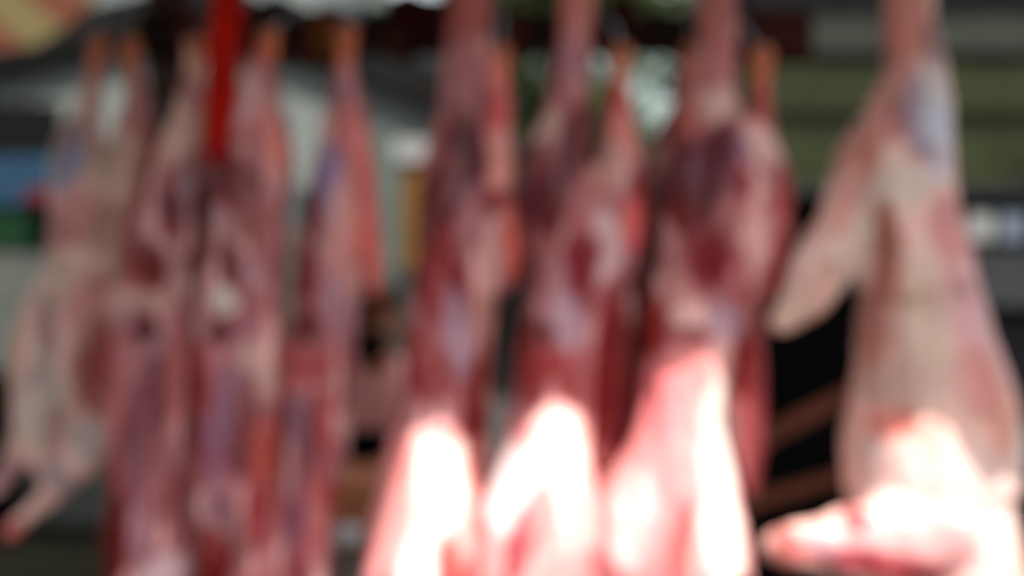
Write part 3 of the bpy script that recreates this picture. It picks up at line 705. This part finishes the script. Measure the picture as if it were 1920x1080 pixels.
# --- big right carcass
Y = 1.86
r = carcass('biggest lamb carcass at the right, pale back with a bluish haunch and outstretched foreleg', Y, (196,157,143), [
    [(1707,-85,0,44,.033),(1702,0,0,45,.035),(1704,60,0,46,.036),(1712,120,0,52,.045),(1706,200,0,80,.06),(1692,280,0,98,.075),(1688,360,0,108,.085),(1700,440,0,105,.09),(1718,540,0,105,.1)],
    [(1660,250,.02,60,.05),(1610,340,.01,54,.05),(1582,420,0,52,.045),(1545,495,0,58,.04),(1498,565,0,44,.035),(1455,610,0,22,.02)],
    [(1715,480,.02,95,.1),(1730,560,.02,108,.11),(1740,640,.02,122,.12),(1752,720,.02,142,.13),(1752,800,.02,160,.14),(1750,880,.02,164,.14),(1750,950,.02,150,.13),(1780,1030,.02,130,.12),(1815,1130,.02,120,.1)],
    [(1750,965,-.05,92,.07),(1640,995,-.07,84,.06),(1545,1000,-.08,62,.05),(1468,1004,-.08,44,.04),(1436,1004,-.07,32,.03)]],
    dents=[(1622,470,14,60,8,.03),(1650,640,14,120,0,.012)],
    paint=[(1685,40,34,90,0,(176,104,88)),(1735,90,24,50,0,(132,96,96)),(1660,180,26,70,20,(172,112,98)),(1650,245,34,34,0,(152,74,76),.8),(1692,220,26,70,8,(128,116,132),.8),(1740,200,24,80,-8,(170,162,162)),(1735,270,30,70,-5,(160,164,176),.8),(1700,285,16,30,0,(130,118,136)),(1660,355,60,36,0,(178,158,146)),(1600,320,22,70,20,(172,126,110)),(1640,460,18,80,-5,(142,84,62)),(1590,470,28,70,8,(186,164,152)),(1530,520,30,40,40,(176,134,118)),(1480,580,34,30,35,(178,148,130)),(1545,590,40,14,-25,(172,116,96)),
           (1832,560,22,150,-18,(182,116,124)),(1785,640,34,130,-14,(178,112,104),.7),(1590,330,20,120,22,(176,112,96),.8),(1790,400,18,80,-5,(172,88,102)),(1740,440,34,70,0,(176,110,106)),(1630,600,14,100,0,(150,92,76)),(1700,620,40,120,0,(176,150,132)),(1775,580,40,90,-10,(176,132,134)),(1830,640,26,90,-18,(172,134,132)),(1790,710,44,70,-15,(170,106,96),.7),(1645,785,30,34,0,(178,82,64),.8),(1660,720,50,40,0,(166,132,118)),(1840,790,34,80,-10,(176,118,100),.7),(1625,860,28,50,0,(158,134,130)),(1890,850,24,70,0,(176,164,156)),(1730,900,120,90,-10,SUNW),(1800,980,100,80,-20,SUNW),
           (1640,1000,150,60,0,(176,120,120)),(1570,945,28,18,0,(130,40,52)),(1560,1016,120,24,8,(128,54,64),1.0),(1660,1046,90,22,8,(142,60,66),1.0),(1445,1000,26,34,0,(150,72,70)),(1500,985,30,22,0,(160,120,126))], seed=81, voxel=.007, contrast=1.25, streak=.5)

# ------------------------------------------------------------------ black covered box and slats
root = thing('black_box', 'black covered box standing behind the right hand carcasses', 'box', (P(1540, 0, 2.75).x, 2.75, 0))
bm = bmesh.new(); a, b = P(1425, 0, 2.75), P(1665, 560, 2.75); box(bm, (a.x, 2.75, 0), (b.x, 3.2, b.z)); obj('body', bm, M_black, root, bevel=.015)
bm = bmesh.new(); box(bm, (a.x-.02, 2.73, b.z+.001), (b.x+.02, 3.22, b.z+.03)); obj('lid', bm, M_black, root, bevel=.008)
for p, q, lab in (((1400, 838), (1660, 702), 'brown wooden plank slanting across the black box, the upper of two'), ((1380, 950), (1660, 868), 'brown wooden plank slanting across the black box, the lower of two')):
    bm = bmesh.new(); bar(bm, P(*p, 2.68), P(*q, 2.68), .046 if 'upper' in lab else .036, .03)
    tag(obj('leaning_plank', bm, M_wood, loc=P(*p, 2.68), bevel=.004), lab, 'plank', 'planks leaning on the black box')

# ------------------------------------------------------------------ chopping block, grey post
root = thing('chopping_block', 'orange wooden chopping block on legs in front of the man', 'chopping block', (P(700, 0, 2.75).x, 2.8, 0))
z1 = P(0, 893, 2.75).z; cx = P(700, 0, 2.75).x
bm = bmesh.new(); box(bm, (cx-.24, 2.62, z1-.13), (cx+.24, 2.98, z1)); obj('block', bm, M_block, root, bevel=.012)
for sx in (-1, 1):
    for sy in (2.66, 2.94):
        bm = bmesh.new(); box(bm, (cx+sx*.19-.03, sy-.03, 0), (cx+sx*.19+.03, sy+.03, z1-.131)); obj('leg', bm, M_wood, root, bevel=.004)
GYp = 2.42; c = P(652, 985, GYp)
root = thing('grey_stand_post', 'short grey brown metal post with pale cap at the bottom, left of the sunlit carcasses', 'post', (c.x, GYp, 0))
bm = bmesh.new(); loft_world(bm, [(Vector((c.x, GYp, z)), r_, r_) for z, r_ in ((c.z-.045, .034), (.3, .036), (.02, .036))], 24); obj('shaft', bm, M_postgrey, root, smooth=True)
bm = bmesh.new(); loft_world(bm, [(Vector((c.x, GYp, z)), r_, r_) for z, r_ in ((c.z, .012), (c.z-.006, .034), (c.z-.016, .040), (c.z-.042, .040), (c.z-.0445, .036))], 24); obj('cap', bm, M_capgrey, root, smooth=True)
bm = bmesh.new(); box(bm, (c.x-.09, GYp-.09, .001), (c.x+.09, GYp+.09, .0195)); obj('base_plate', bm, M_postgrey, root)

# ------------------------------------------------------------------ man in pink striped shirt
PX0, PY0 = -.435, 3.24
root = thing('person', 'person in brown cap and pink striped shirt bending over the chopping block', 'person', (PX0, PY0, 0))
def W(x, y, z): return Vector((PX0+x, PY0+y, z))
def limb(bm, pts, seg=14):
    C_ = catmull([(p[0], p[1], p[2], p[3], p[4] if len(p) > 4 else p[3]) for p in pts], 4)
    loft_world(bm, [(W(*q[:3]), q[3], q[4]) for q in C_], seg)
bm = bmesh.new()
HZ = 1.395
limb(bm, [(0,-.215,HZ-.10,.03,.03),(0,-.21,HZ-.075,.055,.06),(0,-.19,HZ-.03,.068,.082),(0,-.175,HZ+.02,.074,.092),(0,-.165,HZ+.065,.068,.086),(0,-.16,HZ+.10,.03,.04)], 18)   # head, bowed
limb(bm, [(0,-.285,HZ+.01,.008),(0,-.292,HZ-.015,.012),(0,-.285,HZ-.03,.013)], 8)                 # nose
for s in (-1, 1):
    limb(bm, [(s*.074,-.165,HZ+.02,.008,.014),(s*.08,-.165,HZ,.009,.02),(s*.074,-.17,HZ-.03,.007,.012)], 8)   # ears
limb(bm, [(0,-.15,HZ-.07,.052),(0,-.10,HZ-.12,.056),(0,-.06,HZ-.17,.07)], 12)                      # neck
limb(bm, [(0,-.06,1.24,.10,.07),(0,-.055,1.18,.165,.095),(0,-.035,1.08,.155,.10),(0,-.01,.97,.14,.095),(0,0,.88,.15,.10),(0,0,.82,.14,.09)], 20)
for s in (-1, 1):
    limb(bm, [(s*.085,0,.84,.078),(s*.09,-.005,.62,.068),(s*.095,-.01,.46,.052),(s*.095,.015,.30,.05),(s*.095,.02,.1,.036),(s*.095,.0,.05,.035)], 14)
    limb(bm, [(s*.095,.03,.04,.035),(s*.1,-.06,.035,.036,.03),(s*.105,-.15,.028,.03,.022)], 12)
    limb(bm, [(s*.16,-.055,1.21,.055),(s*.205,-.05,1.15,.05),(s*.235,-.07,1.02,.042),(s*.225,-.12,.965,.038),(s*.15,-.22,.955,.031),(s*.085,-.29,.965,.025)], 12)
    # palm and five fingers curled on the block
    limb(bm, [(s*.085,-.285,.965,.026,.018),(s*.055,-.325,.965,.036,.016),(s*.035,-.355,.962,.034,.014)], 12)
    for k in range(4):
        ox, oy = (k-1.5)*.015, abs(k-1.4)*.006
        bx, by = s*(.035+ox*.7), -.355+ox*.5*1+oy
        limb(bm, [(bx,by,.962,.0085),(bx-s*.012,by-.028,.964,.0082),(bx-s*.02,by-.048,.953,.0075),(bx-s*.022,by-.058,.938,.006)], 8)
    limb(bm, [(s*.05,-.31,.965,.012),(s*.02,-.325,.96,.010),(s*.0,-.345,.952,.0085),(s*-.006,-.36,.942,.007)], 8)
me = remeshed(bm, .0055, 2); me.transform(Matrix.Translation(-Vector(root.location)))
while len(me.materials): me.materials.pop()
finish('body', me, M_skin, root)
bm = bmesh.new()
limb(bm, [(0,-.07,1.265,.075,.065),(0,-.06,1.24,.13,.088),(0,-.055,1.18,.182,.112),(0,-.035,1.08,.172,.118),(0,-.01,.97,.158,.112),(0,0,.87,.168,.118),(0,0,.83,.168,.116)], 24)
for s in (-1, 1):
    limb(bm, [(s*.14,-.055,1.225,.066),(s*.205,-.05,1.155,.064),(s*.237,-.07,1.02,.056),(s*.225,-.12,.968,.050),(s*.165,-.20,.958,.043)], 14)
me = remeshed(bm, .007, 3); me.transform(Matrix.Translation(-Vector(root.location)))
while len(me.materials): me.materials.pop()
finish('shirt', me, M_shirt, root)
bm = bmesh.new()
limb(bm, [(0,0,.90,.158,.108),(0,0,.82,.16,.11),(0,0,.77,.14,.1)], 20)
for s in (-1, 1): limb(bm, [(s*.085,0,.84,.09),(s*.09,-.005,.62,.08),(s*.095,-.005,.46,.068),(s*.095,.015,.28,.064),(s*.095,.015,.08,.06)], 16)
me = remeshed(bm, .008, 2); me.transform(Matrix.Translation(-Vector(root.location)))
while len(me.materials): me.materials.pop()
finish('trousers', me, M_trous, root)
bm = bmesh.new()
limb(bm, [(0,-.18,HZ+.035,.084,.104),(0,-.172,HZ+.06,.086,.106),(0,-.16,HZ+.085,.074,.09),(0,-.15,HZ+.105,.03,.04)], 24)
cp = obj('cap', bm, M_cap, root, smooth=True)
bm = bmesh.new(); limb(bm, [(0,-.262,HZ+.04,.07,.012),(0,-.30,HZ+.026,.066,.008),(0,-.325,HZ+.012,.045,.006)], 16); pk_ = obj('peak', bm, M_cap, root, smooth=True)
bm = bmesh.new(); limb(bm, [(0,-.235,HZ-.035,.060,.05),(0,-.245,HZ-.06,.058,.05),(0,-.24,HZ-.09,.046,.042),(0,-.225,HZ-.112,.025,.025)], 18)
obj('beard', bm, M_hair, root, smooth=True)
for s in (-1, 1):
    blobm = bmesh.new(); bmesh.ops.create_icosphere(blobm, subdivisions=2, radius=.011, matrix=Matrix.Translation(W(s*.03, -.255, HZ+.005)))
    obj('eye', blobm, M_hair, root, smooth=True)
bm = bmesh.new(); box(bm, (PX0-.078, PY0-.185, .94), (PX0+.05, PY0-.125, 1.055)); po = obj('waist_pouch', bm, M_black, root, bevel=.012)
